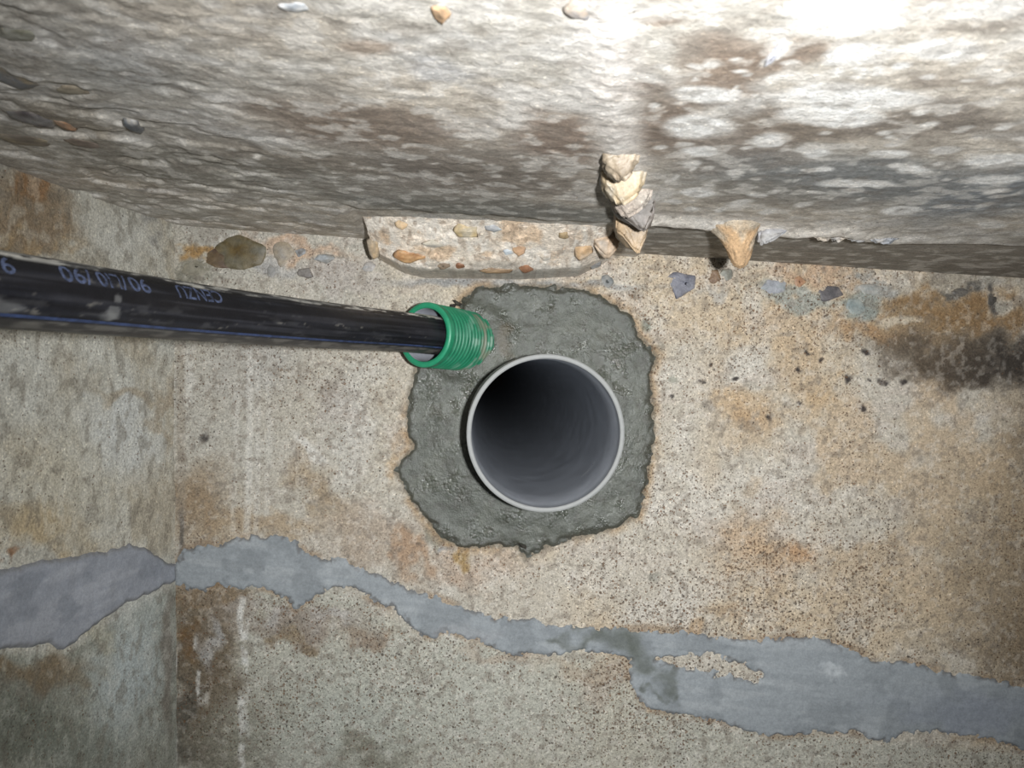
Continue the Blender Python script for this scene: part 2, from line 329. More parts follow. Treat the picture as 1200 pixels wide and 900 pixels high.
# ---- left wall, turned towards the camera at the corner
LPATCH = [(205,662),(196,660),(185,650),(172,644),(152,637),(128,645),(100,650),(50,656),(0,669),(-60,690),(-60,800),(0,763),(30,757),(60,755),(75,762),(90,752),(110,735),(150,706),(185,690),(205,680)]
def build_left_wall():
    s_ = axis([(-.008, .22, .0011), (.22, .8, .01)]); z_ = axis([(-.75, -.26, .006), (-.26, .15, .0011)])
    s, z = np.meshgrid(s_, z_, indexing='ij'); h = left_h(s, z)
    X = LC[0]+LD[0]*s+LN[0]*h; Y = LC[1]+LD[1]*s+LN[1]*h
    Ys = np.maximum(Y, .2); u = 600+F*X/Ys; v = 450-F*z/Ys        # authoring coordinates for the stains
    p = Paint(u, v, (166, 162, 148), 3)
    mid = fbm(s/.02, z/.03, 4, 71); med = fbm(s/.006, z/.009, 3, 73)
    p.mix(ss(.45, .65, fbm(s/.05, z/.05, 4, 75)), (160, 146, 120), .55); p.mix(ss(.52, .7, mid), (184, 184, 174), .5)
    p.blob(30, 245, 66, 56, (126, 104, 76), .9, 25); p.blob(40, 215, 20, 20, (140, 96, 54), .7); p.blob(30, 285, 60, 14, (150, 122, 82), .7); p.blob(5, 300, 26, 20, (120, 98, 66), .8)
    p.blob(140, 280, 60, 30, (176, 174, 164), .7, soft=.9); p.blob(180, 262, 20, 12, (124, 122, 118), .6)
    p.blob(145, 510, 50, 60, (178, 180, 176), .8, 20, soft=.7); p.blob(150, 462, 44, 10, (158, 142, 116), .7); p.blob(190, 480, 8, 50, (150, 134, 110), .7)
    p.blob(50, 620, 60, 30, (164, 136, 90), .7, soft=.8); p.blob(15, 650, 12, 8, (128, 84, 50), .8); p.blob(60, 560, 90, 60, (170, 158, 130), .5, soft=1)
    b = ss(0, 14, v-np.interp(u, [0, 75, 200], [758, 760, 682])); p.mix(b, (132, 134, 120), .85)
    p.blob(150, 790, 50, 110, (162, 172, 172), .85, 12, soft=.8, warp=16); p.blob(40, 790, 80, 22, (120, 100, 72), .85); p.blob(20, 860, 90, 60, (104, 108, 94), .8, soft=.8)
    p.blob(110, 740, 22, 14, (160, 156, 134), .7); p.blob(196, 770, 7, 110, (120, 112, 100), .8, soft=.7, warp=8); p.blob(100, 880, 60, 30, (120, 126, 114), .6)
    p.mix(ss(.55, .7, med), (188, 186, 174), .3); p.mix(1-ss(.3, .43, med), (112, 104, 90), .4)
    spk = np.clip(.30+.4*(mid-.5), .03, .6)
    o = link(grid_mesh('wall_left', np.stack([X, Y, z], -1), None, tone(p.c, .72, 1.14), spk, True), 'wall_left', M_WALL)
    tag(o, 'blurred grey-green concrete wall beyond the corner at left', 'wall', 'structure'); return o
wall_left = build_left_wall()

# ---- ceiling slab
def seam_x(Y): return np.interp(Y, [0, .21, .30, .40, .5, .6], [.012, .024, .040, .060, .085, .10])
def lip_y(X): return .477 + .010*np.interp(X, [.09, .14, .16, .2, .22, .3, .4], [.2, -.2, .8, -.5, .6, 0, 0])
def ceil_h(X, Y):
    """relief, positive = hanging lower"""
    d = (.0040*(fbm(X/.09, Y/.09, 3, 81)-.5) + (.0008*(fbm(X/.02, Y/.02, 4, 83)-.5)) + .0009*(fbm(X/.0050, Y/.0050, 3, 87)-.5))*(1-.4*ss(.4, .5, Y))
    lf = ss(-.06, -.2, X); d = d*(1+.25*lf) - .002*lf*ss(.5, .68, fbm(X/.022, Y/.016, 3, 89))
    sm = X-seam_x(Y)-.006*(fbm(Y/.03, X*0, 3, 91)-.5)
    d = d + .0012*np.exp(-(sm/.007)**2)*(.4+1.2*fbm(X/.006, Y/.006, 3, 93))*ss(.62, .5, Y)
    right = ss(-.002, .003, sm)
    rag = .013*(fbm(X/.016, X*0+2, 4, 95)-.5)*2*ss(.3, .22, X)
    rec = right*ss(-.0015, .0015, Y-lip_y(X)-rag)
    calm = right*(1-.45*ss(.3, .5, Y)); d = d*(1-.35*calm)
    d = d + .0034*right*np.exp(-((Y-lip_y(X)-rag+.002)/.010)**2)*(1-rec)*ss(.34, .2, X)
    chip = ss(.488, .500, Y+.012*(fbm(X/.012, X*0+4, 3, 97)-.5))*ss(-.113, -.104, X)*ss(.082, .07, X)
    return d*(1-.6*rec) - .0024*rec - .0035*chip
def build_ceiling():
    X_ = axis([(-.50, -.36, .006), (-.36, .43, .00125), (.43, .85, .006)]); Y_ = axis([(-.35, .17, .008), (.17, .30, .0008), (.30, .62, .00115)])
    X, Y = np.meshgrid(X_, Y_, indexing='ij'); h = ceil_h(X, Y); Z = ceil_z(X)-h
    Ys = np.maximum(Y, .12); u = 600+F*X/Ys; v = 450-F*ceil_z(X)/Ys
    # stains live in slab coordinates: centimetre noise, blobs placed where they lie on the slab
    p = Paint(X*1000, Y*1000, (196, 188, 174), 5)
    def at(px, py, rx, ry, col, a=1, soft=.6, warp=14):
        x, y = ceil_hit(px, py); z = float(ceil_z(x)); p.blob(x*1000, y*1000, rx/F*y*1000, ry*y*y/(z*F)*1000, col, a, 0, soft, warp)
    big = fbm(X/.08, Y/.06, 4, 101); mid = fbm(X/.028, Y/.022, 4, 103); med = fbm(X/.009, Y/.009, 4, 107)
    p.mix(ss(.45, .65, big), (206, 190, 168), .6); p.mix(ss(.5, .7, mid), (214, 210, 204), .6)
    br = (132, 110, 90)
    at(420, 150, 150, 34, br, .75); at(560, 205, 190, 34, (132, 120, 106), .85, .7); at(660, 165, 70, 30, (138, 116, 98), .85); at(330, 190, 130, 20, (150, 136, 118), .7)
    at(440, 66, 40, 14, (176, 150, 126), .7); at(745, 105, 36, 12, (112, 92, 76), .85); at(760, 30, 40, 10, (150, 128, 108), .7); at(1120, 95, 90, 12, (150, 136, 120), .6); at(1150, 30, 60, 12, (156, 144, 130), .6); at(780, 150, 70, 44, (126, 106, 88), .9); at(850, 90, 70, 30, (142, 118, 96), .8)
    at(900, 62, 110, 20, (140, 118, 98), .85); at(930, 150, 80, 26, (128, 112, 94), .85); at(1080, 145, 120, 20, (126, 114, 100), .85); at(860, 180, 90, 30, (146, 130, 114), .8)
    at(1000, 215, 230, 34, (126, 128, 126), .9, .7); at(1180, 230, 90, 40, (132, 138, 142), .8); at(900, 230, 90, 20, (152, 144, 130), .6)
    at(520, 90, 50, 14, (186, 186, 188), .6); at(150, 90, 90, 30, (168, 168, 164), .5); at(250, 200, 200, 26, (142, 136, 122), .7); at(80, 150, 60, 30, (146, 132, 110), .7)
    at(560, 245, 220, 14, (128, 126, 116), .8); at(470, 225, 120, 10, (158, 150, 138), .5)
    wh = (240, 237, 230)
    for q in ((985, 20, 80, 26), (1000, 68, 34, 16), (820, 148, 44, 16), (830, 108, 50, 12), (905, 62, 9, 16), (900, 165, 20, 10), (1050, 80, 8, 6), (1000, 115, 90, 14), (980, 135, 60, 14), (820, 180, 22, 8), (1040, 180, 26, 5), (1070, 200, 24, 5), (1165, 210, 30, 7), (1180, 188, 44, 8), (1060, 247, 24, 5), (820, 228, 20, 5), (885, 230, 12, 3), (1000, 215, 40, 5), (955, 180, 16, 5), (1110, 175, 20, 5), (1160, 265, 20, 3), (1100, 60, 50, 14), (960, 198, 14, 3)):
        at(*q, wh, .95, .35, 6)
    for i in range(90):                                             # small lime spots on the right slab
        px = 760+440*hash2(i, 1, 5); py = 60+200*hash2(i, 2, 5); at(px, py, 4+9*hash2(i, 3, 5), 2+2*hash2(i, 4, 5), (232, 227, 218), .85, .4, 4)
    sm = np.abs(X-seam_x(Y)); p.mix((1-ss(.004, .016, sm+.012*(med-.5)))*(1-ss(.5, .53, Y)), (232, 223, 212), .85)
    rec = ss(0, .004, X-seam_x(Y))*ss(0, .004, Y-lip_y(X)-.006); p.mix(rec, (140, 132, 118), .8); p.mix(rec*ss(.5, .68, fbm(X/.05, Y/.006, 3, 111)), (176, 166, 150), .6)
    p.mix(ss(0, .004, X-seam_x(Y))*(1-ss(.010, .024, np.abs(Y-lip_y(X)+.014)+.016*(mid-.5)))*ss(.27, .2, X), (236, 226, 211), .85)
    p.mix(ss(.54, .66, med), (226, 219, 208), .6); p.mix(1-ss(.3, .44, med), (136, 124, 110), .35)
    spk = np.clip(.2+.3*(mid-.5)+.1*ss(.3, .5, Y), .03, .5)
    o = link(grid_mesh('ceiling', np.stack([X, Y, Z], -1), None, tone(p.c, .76, .96), spk, True), 'ceiling', M_CEIL)
    tag(o, 'rough whitish concrete slab overhead with brown stains', 'ceiling', 'structure'); return o
ceiling = build_ceiling()

# ---------------------------------------------------------------- mortar and cement patches
def patch_on_wall(name, poly, mat, base, thick, hole=None, wet=False, ragged=5):
    P_ = np.array(poly); x0, y0 = P_.min(0)-8; x1, y1 = P_.max(0)+8
    X = np.arange((x0-600)*S, (x1-600)*S, .0010); Z = np.arange((450-y1)*S, (450-y0)*S, .0010)
    XX, ZZ = np.meshgrid(X, Z, indexing='ij'); u = 600+XX/S; v = 450-ZZ/S
    wob = ragged*2*(fbm(u/9, v/9, 4, 121)-.5)+(0 if wet else 9*(fbm(u/5, v/5, 3, 123)-.5))
    sd = polysd(u, v, poly)+wob
    if hole is not None: sd = np.minimum(sd, -polysd(u, v, hole)+wob)
    e = sd*S
    if wet:
        r = np.hypot(XX-AW[0], ZZ-AW[1]); ang = np.arctan2(ZZ-AW[1], XX-AW[0])
        lift = np.clip(e*.8, -.0016, .0026)+.0045*ss(.10, .058, r)*ss(0, .008, e)
        lift = lift+.0014*(fbm(r/.014, ang*2.5, 3, 131)-.5)*ss(0, .006, e)+.0008*(fbm(u/8, v/8, 3, 133)-.5)
        dc = dist_conduit(XX, np.full_like(XX, YW), ZZ); lift = lift+.004*ss(.036, .024, dc)*ss(0, .004, e)
    else:
        lift = np.clip(e*.7, -.0014, .0011)+.0012*(fbm((u+v*.3)/60, (v-u*.12)/7, 4, 137)-.5)
    h = wall_h(XX, ZZ)*(.7 if not wet else 1)+lift+(.3*0)
    if not wet: h = np.where(e < .0005, wall_h(XX, ZZ)+lift, h*1.0)
    p = Paint(u, v, base, 9)
    keep = e > -.002
    mid = fbm(u/30, v/30, 4, 141); med = fbm(u/9, v/9, 4, 143)
    if wet:
        p.mix(ss(.48, .68, mid), (100, 102, 92), .6); p.mix(ss(0, 14, sd)*0+(1-ss(0, 14, sd)), (66, 66, 58), .6); p.mix(ss(.55, .7, med), (110, 113, 106), .35)
        p.blob(590, 400, 14, 20, (92, 82, 66), .6); p.mix(1-ss(.3, .42, med), (72, 70, 62), .4)
        keep &= (r > RP-.0022) & ~(dc < RC-.0045)
    else:
        st = fbm((u+v*.25)/70, (v-u*.12)/10, 4, 145); p.mix(ss(.48, .66, st), (158, 162, 164), .6); p.mix(1-ss(.34, .5, mid), (124, 129, 132), .6)
        p.mix((1-ss(0, 5, sd))*ss(.4, .6, med), (92, 90, 88), .7)
        dk = (92, 96, 90)
        for q in ((748, 762, 22, 30), (762, 782, 14, 12), (786, 800, 14, 20), (790, 818, 8, 6), (700, 752, 40, 14), (738, 748, 20, 20), (655, 757, 14, 8), (770, 812, 5, 5)): p.blob(*q, dk, .75, soft=.9, warp=30)
        p.blob(1150, 835, 120, 26, (134, 139, 148), .7, 5, soft=1); p.blob(980, 785, 20, 6, (186, 190, 192), .6); p.blob(550, 742, 40, 12, (150, 152, 154), .6)
    o = link(grid_mesh(name, np.stack([XX, YW-h, ZZ], -1), keep, p.c), name, mat); return o
mortar = tag(patch_on_wall('mortar_collar', MORTAR, M_WET, (80, 83, 74), .003, None, True, 6),
    'wet dark grey mortar packed around the grey pipe', 'mortar')
tag(patch_on_wall('cement_repair', PATCH, M_CEM, (143, 148, 151), .001, HOLE),
    'long pale grey cement repair band crossing the back wall below the pipe', 'cement patch')

def left_patch():
    poly = [left_hit(*q) for q in LPATCH]; A = np.array(poly)
    s, z = np.meshgrid(np.arange(-.004, A[:, 0].max()+.004, .001), np.arange(A[:, 1].min()-.004, A[:, 1].max()+.004, .001), indexing='ij')
    e = polysd(s*1000, z*1000, A*1000)/1000+.004*(fbm(s/.008, z/.008, 4, 151)-.5)
    st = fbm((s+z)/.05, z/.008, 4, 153)
    h = left_h(s, z)+np.clip(e*.7, -.0014, .0014)+.001*(st-.5)
    X = LC[0]+LD[0]*s+LN[0]*h; Y = LC[1]+LD[1]*s+LN[1]*h
    p = Paint(s*1500, z*1500, (150, 154, 162), 11); p.mix(ss(.48, .66, st), (168, 171, 178), .6); p.mix(1-ss(.34, .48, fbm(s/.03, z/.02, 3, 155)), (128, 133, 141), .6)
    p.mix(1-ss(0, .004, e), (104, 102, 98), .5)
    o = link(grid_mesh('cement_repair', np.stack([X, Y, z], -1), e > -.002, p.c, None, True), 'cement_repair', M_CEM)
    tag(o, 'darker slate-grey cement repair on the left wall up to the corner', 'cement patch')
left_patch()

# ---------------------------------------------------------------- lofted tubes
def loft(name, C, fr, R, nseg=96, col=None, closed_ring=False):
    """C (n,3) centres, fr list of (e0,e1), R (n,) radii -> quads"""
    a = np.linspace(0, 2*math.pi, nseg, endpoint=False); n = len(C)
    V = np.zeros((n, nseg, 3))
    for i in range(n):
        V[i] = C[i]+R[i]*(np.cos(a)[:, None]*fr[i][0]+np.sin(a)[:, None]*fr[i][1])
    idx = np.arange(n*nseg).reshape(n, nseg); nx = np.roll(idx, -1, 1)
    m = n if closed_ring else n-1
    q = np.stack([idx[:n-1], nx[:n-1], nx[1:], idx[1:]], -1).reshape(-1, 4)
    if closed_ring: q = np.concatenate([q, np.stack([idx[-1], nx[-1], nx[0], idx[0]], -1)])
    return raw_mesh(name, V.reshape(-1, 3), q, col)
def empty(name, loc):
    o = bpy.data.objects.new(name, None); COL.objects.link(o); o.location = loc; o.empty_display_size = .02; return o
def attach(me, name, mat, parent):
    o = link(me, name, mat, parent); o.matrix_parent_inverse = Matrix.Translation(parent.location).inverted(); return o

def grey_pipe():
    root = empty('drain_pipe', (AX[0], YW, AX[1])); tag(root, 'open end of a wide grey plastic drain pipe set in wet mortar', 'pipe')
    ax = np.array([TILT[0], 1, TILT[1]]); ax /= np.linalg.norm(ax); e0 = np.array([1., 0, 0]); e0 -= ax*ax[0]; e0 /= np.linalg.norm(e0); fr = (e0, np.cross(e0, ax))
    def lo(prof, nm, mat, closed=False):
        C = np.array([[AX[0]+TILT[0]*(y-Y_RIM), y, AX[1]+TILT[1]*(y-Y_RIM)] for y, r in prof]); return attach(loft(nm, C, [fr]*len(prof), [r for y, r in prof], 160, None, closed), nm, mat, root)
    t = .0032; y = Y_RIM
    lo([(y+.0006, RP), (y+.01, RP), (.60, RP), (.72, RP)], 'outer_wall', M_GPIPE)
    lo([(y+.0006, RP), (y, RP-.0006), (y-.0001, RP-.0016), (y, RP-t+.0006), (y+.0008, RP-t)], 'cut_rim', M_RIM)
    lo([(y+.0008, RP-t), (y+.012, RP-t)]+[(y+a, RP-t-.0004) for a in (.0135, .05, .1, .2, .4, .8, 1.4, 2.2)], 'bore', M_BORE)
    lo([(y+2.199, RP-t), (y+2.2, .0005)], 'unlit_end_cap', M_UNLIT)  # added cap, its dark colour stands in for the unlit depth of the pipe
grey_pipe()

def conduit():
    root = empty('corrugated_conduit', tuple(CB)); tag(root, 'short green corrugated conduit stub with a black pipe running into it', 'conduit')
    e1 = np.array([0, 0, 1.])-CD*CD[2]; e1 /= np.linalg.norm(e1); e0 = np.cross(e1, CD); fr = (e0, e1)
    L = np.linalg.norm(CO-CB)
    s = np.concatenate([np.arange(-.012, L-.0045, .00035), [L-.0045, L-.003, L-.001]])
    r = []; col = []
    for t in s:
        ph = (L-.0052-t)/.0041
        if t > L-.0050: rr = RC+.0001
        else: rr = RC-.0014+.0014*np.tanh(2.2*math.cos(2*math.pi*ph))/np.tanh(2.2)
        r.append(rr); k = (rr-RC+.0028)/.0028; col.append((8+28*k, 66+58*k, 46+44*k))  # colour darkens into the grooves: rib shading painted in
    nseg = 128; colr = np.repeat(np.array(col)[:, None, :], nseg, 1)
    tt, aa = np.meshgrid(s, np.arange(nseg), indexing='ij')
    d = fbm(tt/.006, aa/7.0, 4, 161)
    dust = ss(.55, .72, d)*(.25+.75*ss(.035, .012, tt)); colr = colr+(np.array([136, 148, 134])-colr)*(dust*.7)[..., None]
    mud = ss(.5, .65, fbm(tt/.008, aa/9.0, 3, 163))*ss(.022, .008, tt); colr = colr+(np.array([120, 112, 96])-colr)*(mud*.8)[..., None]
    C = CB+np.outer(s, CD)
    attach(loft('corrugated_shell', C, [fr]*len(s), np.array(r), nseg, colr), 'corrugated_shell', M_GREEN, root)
    pr = [(L-.001, RC+.0001), (L, RC-.0006), (L+.0002, RC-.0020), (L, RC-.0036), (L-.001, RC-.0042)]
    cc = np.repeat(np.array([(40, 134, 98)]*len(pr), float)[:, None, :], nseg, 1)
    attach(loft('rim', np.array([CB+CD*a for a, b in pr]), [fr]*len(pr), np.array([b for a, b in pr]), nseg, cc), 'rim', M_GREEN, root)
    pl = [(L-.001, RC-.0042), (L-.004, RC-.0046), (L-.02, RC-.0046), (-.03, RC-.0046)]
    tag(attach(loft('inner_liner', np.array([CB+CD*a for a, b in pl]), [fr]*len(pl), np.array([b for a, b in pl]), nseg), 'inner_liner', M_LINER, root), 'pale grey smooth inner lining')
conduit()

# ---- black water pipe with stripe and print
RB = .014
def catmull(P, n):
    P = np.array(P, float); P = np.vstack([2*P[0]-P[1], P, 2*P[-1]-P[-2]]); out = []
    for i in range(1, len(P)-2):
        for t in np.linspace(0, 1, n, endpoint=False):
            a, b, c, d = P[i-1:i+3]; out.append(.5*((2*b)+(-a+c)*t+(2*a-5*b+4*c-d)*t*t+(-a+3*b-3*c+d)*t**3))
    out.append(P[-2]); return np.array(out)
def ipt(px, py, Y): return ((px-600)/F*Y, Y, (450-py)/F*Y)
K = [(-.295, -.02, .0290), (-.242, .115, .0312), ipt(0, 339.5, .274), ipt(225, 365.5, .372), ipt(370, 380, .456), ipt(450, 387, .521), ipt(498, 391.5, .552), (-.036, .592, .0345), (-.026, .612, .034)]
PC = catmull(K, 60)
seg = np.linalg.norm(np.diff(PC, axis=0), axis=1); PL = np.concatenate([[0], np.cumsum(seg)])
s_res = np.arange(0, PL[-1], .0012); PCR = np.stack([np.interp(s_res, PL, PC[:, i]) for i in range(3)], -1)
TT = np.gradient(PCR, axis=0); TT /= np.linalg.norm(TT, axis=1)[:, None]
E1 = np.array([0, 0, 1.])-TT*TT[:, 2:3]; E1 /= np.linalg.norm(E1, axis=1)[:, None]; E0 = np.cross(TT, E1)     # E0 points at the camera side
def pipe_pt(s, ang, r):
    i = np.clip(s/.0012, 0, len(s_res)-1.001); k = int(i); f = i-k
    c = PCR[k]*(1-f)+PCR[k+1]*f; a = E0[k]*(1-f)+E0[k+1]*f; b = E1[k]*(1-f)+E1[k+1]*f
    return c+r*(math.cos(ang)*a+math.sin(ang)*b)
def s_at(px, ang=.6):
    best = min(range(len(s_res)), key=lambda i: abs(600+F*(q := PCR[i]+RB*(math.cos(ang)*E0[i]+math.sin(ang)*E1[i]))[0]/q[1]-px) if PCR[i][1] > .1 else 1e9)
    return s_res[best]
def black_pipe():
    root = empty('water_pipe', tuple(PCR[-1])); tag(root, 'dusty black plastic pipe with blue stripe running left out of green conduit', 'pipe')
    nseg = 96; a = np.linspace(0, 360, nseg, endpoint=False); a = np.where(a > 180, a-360, a)
    ss_, aa = np.meshgrid(s_res, a, indexing='ij')
    col = np.zeros(ss_.shape+(3,))+np.array([22, 22, 25])
    n1 = fbm(ss_/.05, aa/8, 4, 171); n2 = fbm(ss_/.010, aa/10, 4, 173); n3 = fbm(ss_/.004, aa/7, 3, 175); nl = fbm(ss_/.12, aa/4, 3, 177)
    def mx(m, c, k): nonlocal col; col = col+(np.array(c, float)-col)*(np.clip(m, 0, 1)*k)[..., None]
    mx(ss(.45, .7, n1), (32, 33, 38), .8)
    top = ss(45, 52, aa)*ss(125, 95, aa); mx(top*ss(.44, .6, n2), (206, 203, 194), .9); mx(top*ss(.42, .6, n1), (110, 110, 108), .6); mx(ss(38, 50, aa)*ss(125, 95, aa)*ss(.56, .68, n2)*ss(.45, .6, n1), (150, 148, 142), .7)
    mx(ss(2.6, 1.2, np.abs(aa-46-2*(n1-.5))), (16, 16, 18), .8)
    bot = ss(-47, -54, aa)*ss(-120, -95, aa); mx(bot, (92, 88, 82), .5); mx(bot*ss(.42, .62, n2), (126, 122, 114), .5)
    mx(ss(.68, .78, n3)*ss(.52, .66, n1), (112, 108, 100), .7)
    mx(ss(.6, .75, n2)*ss(20, -20, aa)*ss(-50, -30, aa), (84, 83, 82), .35)
    mx(ss(.56, .7, nl)*ss(45, 40, np.abs(aa)), (54, 54, 58), .5)
    for px, an, r1, r2 in ((5, -32, .010, 16), (132, -25, .004, 14), (138, 0, .002, 8), (126, -30, .006, 8)):
        s0 = s_at(px, math.radians(an)); d = ((ss_-s0)/r1)**2+((aa-an)/r2)**2; mx(ss(1.1, .3, d+2*(n2-.5)), (112, 112, 110), .6)
    attach(loft('body', PCR, [(E0[i], E1[i]) for i in range(len(s_res))], np.full(len(s_res), RB), nseg, col), 'body', M_BLACK, root)
    V = []; Q = []; an = np.radians(np.linspace(-47, -41, 5))
    for i in range(len(s_res)):
        for t in an: V.append(PCR[i]+(RB+.00006)*(math.cos(t)*E0[i]+math.sin(t)*E1[i]))
    for i in range(len(s_res)-1):
        for j in range(4): b = i*5+j; Q.append((b, b+5, b+6, b+1))
    tag(attach(raw_mesh('stripe', np.array(V), np.array(Q)), 'stripe', M_BLUE, root), 'thin blue line along the pipe')
    # print, upside down as seen: it runs from right to left
    for txt, xr, xl in (('CENZU', 258, 206), ('90', 175, 151), ('/LI0', 149, 112), ('/90', 108, 71), ('9/', 14, -14)):
        cu = bpy.data.curves.new('t', 'FONT'); cu.body = txt; cu.size = 1; cu.resolution_u = 3; cu.offset = .012
        to = bpy.data.objects.new('t', cu); COL.objects.link(to)
        bpy.context.view_layer.update(); me = bpy.data.meshes.new_from_object(to.evaluated_get(bpy.context.evaluated_depsgraph_get()))
        bpy.data.objects.remove(to); me.name = 'print'
        bm = bmesh.new(); bm.from_mesh(me); bmesh.ops.triangulate(bm, faces=bm.faces)
        bmesh.ops.subdivide_edges(bm, edges=[e for e in bm.edges if e.calc_length() > .12], cuts=2)
        x0 = min(v.co.x for v in bm.verts); x1 = max(v.co.x for v in bm.verts); sr, sl = s_at(xr), s_at(xl)
        for v in bm.verts:
            s = sr+(sl-sr)*(v.co.x-x0)/(x1-x0); g = math.radians(46-29*v.co.y/.7)
            v.co = Vector(pipe_pt(s, g, RB+.00008))
        bm.to_mesh(me); bm.free()
        attach(me, 'print', M_PRINT, root)
black_pipe()

# ---------------------------------------------------------------- ledge of broken concrete in the angle of wall and ceiling
LX0, LX1 = -.106, .079
def ledge_d(X, Z):
    t = (X-LX0)/(LX1-LX0); zt = ceil_z(X)+.006; zb = np.interp(t, [0, .12, .2, .6, .85, 1], [.099, .0865, .083, .0815, .084, .098])
    top = .078+.020*np.clip(t, 0, 1)
    w_ = np.clip((Z-zb)/(zt-zb), 0, 1)
    d = .036*ss(0, .05, w_)+(top-.036)*w_**1.1
    d = d*ss(0, .018, t+.006*(fbm(Z/.006, X*0, 3, 181)-.5)*4)*ss(1.0, .93, t)
    d = d+(.009*(fbm(X/.018, Z/.010, 4, 183)-.5)+.0035*(fbm(X/.006, Z/.005, 3, 185)-.5))*ss(.0, .05, w_)
    return np.where((Z < zb) | (t < 0) | (t > 1), -.002, d)
def build_ledge():
    X, Z = np.meshgrid(np.arange(LX0-.003, LX1+.003, .0007), np.arange(.079, .124, .0005), indexing='ij')
    d = ledge_d(X, Z); u = X*1500; v = Z*1500
    p = Paint(u, v, (238, 224, 206), 13); mid = fbm(u/14, v/10, 4, 187); med = fbm(u/5, v/5, 3, 189)
    p.mix(ss(.45, .65, mid), (240, 232, 220), .75); p.mix(1-ss(.32, .48, fbm(u/24, v/14, 4, 191)), (226, 194, 160), .7); p.mix(1-ss(.3, .4, med), (150, 128, 108), .4)
    p.mix(ss(.09, .0845, Z+.004*(mid-.5)), (176, 170, 160), .5)
    o = link(grid_mesh('concrete_ledge', np.stack([X, YW-d, Z], -1), d > -.0015, p.c, np.full(X.shape, .15)), 'concrete_ledge', M_RUB)
    tag(o, 'rough pinkish broken concrete ledge studded with flints where wall meets ceiling', 'concrete ledge'); return o
ledge = build_ledge()
def ledge_hit(px, py):
    a = (px-600)/F; e = (450-py)/F; Y = .45
    while Y < .6 and YW-float(ledge_d(np.array(a*Y), np.array(e*Y))) > Y: Y += .0005
    return np.array([a*Y, Y, e*Y])

# ---------------------------------------------------------------- stones
def stone(parent, pos, n, rx, ry, thick, c1, c2, seed, outline=None, label=None, rot=0, sink=.25, facet=.5):
    """irregular flint: closed dome seated in the surface; rx/ry metres across the surface axes"""
    n = np.array(n, float); n /= np.linalg.norm(n)
    t = np.cross([0, 0, 1.], n) if abs(n[2]) < .9 else np.array([1., 0, 0]); t = t/np.linalg.norm(t)
    if t[0] < 0: t = -t
    b = np.cross(n, t); 
    if abs(n[2]) < .9 and b[2] < 0: b = -b
    r = np.random.default_rng(seed); K_ = 36; rings = 6; thick = thick*.6
    ang = np.linspace(0, 2*math.pi, K_, endpoint=False)
    if outline is None:
        nk = int(r.integers(5, 8)); th_ = np.linspace(0, 2*math.pi, nk, endpoint=False)+r.uniform(-.35, .35, nk); dk = r.uniform(.62, 1.0, nk)
        rad = np.full(K_, 1.25)
        for a_, d_ in zip(th_, dk):
            c_ = np.cos(ang-a_); rad = np.where(c_ > .15, np.minimum(rad, d_/np.maximum(c_, .15)), rad)
    else: rad = np.interp(ang, np.linspace(0, 2*math.pi, len(outline)+1), list(outline)+[outline[0]])
    rad = rad*(1+.07*np.interp(ang, np.linspace(0, 2*math.pi, 14), np.append(q_ := r.uniform(-1, 1, 13), q_[0])))
    fd = [(r.uniform(0, 2*math.pi), r.uniform(.2, .7)) for _ in range(4)]
    V = []; cl = []
    cr, sr = math.cos(math.radians(rot)), math.sin(math.radians(rot))
    for k in range(rings+1):
        q = k/rings
        for j in range(K_):
            x = q*rad[j]*math.cos(ang[j]); y = q*rad[j]*math.sin(ang[j])
            z = (1-q**4)
            for fa, fo in fd: z = min(z, 1-facet*2*(max(0, x*math.cos(fa)+y*math.sin(fa)-fo+.3)))
            z = z*(1-sink*2)*1.0+r.uniform(-.03, .03) if k < rings else -sink*2
            xx, yy = x*cr-y*sr, x*sr+y*cr
            V.append(pos+t*rx*xx+b*ry*yy+n*thick*z)
            m = float(np.clip(fbm(np.array(x*1.6+seed), np.array(y*1.6), 3, seed % 13)*3-1, 0, 1)); cc_ = np.array(c1)*(1-m)+np.array(c2)*m; cc_ = cc_.mean()+(cc_-cc_.mean())*.85; ed = float(np.clip((q-.72)*2.2+(r.uniform()-.6)*1.1, 0, 1)); cl.append(cc_*(1-ed*.6)+np.array((170, 158, 140))*ed*.6)
    V.append(pos-n*thick*sink*3); cl.append(c1)
    Q = []
    for k in range(rings):
        for j in range(K_): a0 = k*K_+j; a1 = k*K_+(j+1) % K_; Q.append((a0, a1, a1+K_, a0+K_))
    la = rings*K_; tri = [(la+(j+1) % K_, la+j, len(V)-1) for j in range(K_)]
    me = bpy.data.meshes.new('stone'); me.from_pydata([tuple(v) for v in V], [], Q+tri)
    bm = bmesh.new(); bm.from_mesh(me); bmesh.ops.remove_doubles(bm, verts=bm.verts, dist=1e-6); bmesh.ops.recalc_face_normals(bm, faces=bm.faces)
    for f in bm.faces: f.smooth = True
    bm.to_mesh(me); bm.free()
    at_ = me.color_attributes.new('Col', 'FLOAT_COLOR', 'POINT')
    VA = np.array(V); CA = lin(np.array(cl))
    for i, v in enumerate(me.vertices):
        j = int(np.argmin(((VA-np.array(v.co))**2).sum(1))); at_.data[i].color = (*CA[j], 1)
    o = link(me, 'stone', M_FLINT, parent)
    if label: o['label'] = label
    return o
def wstone(px, py, rx, ry, th, c1, c2, seed, **k):
    X, Z = (px-600)*S, (450-py)*S; h = float(wall_h(np.array(X), np.array(Z)))
    return stone(wall_back, np.array([X, YW-h, Z]), (0, -1, 0), rx*S, ry*S, th, c1, c2, seed, **k)
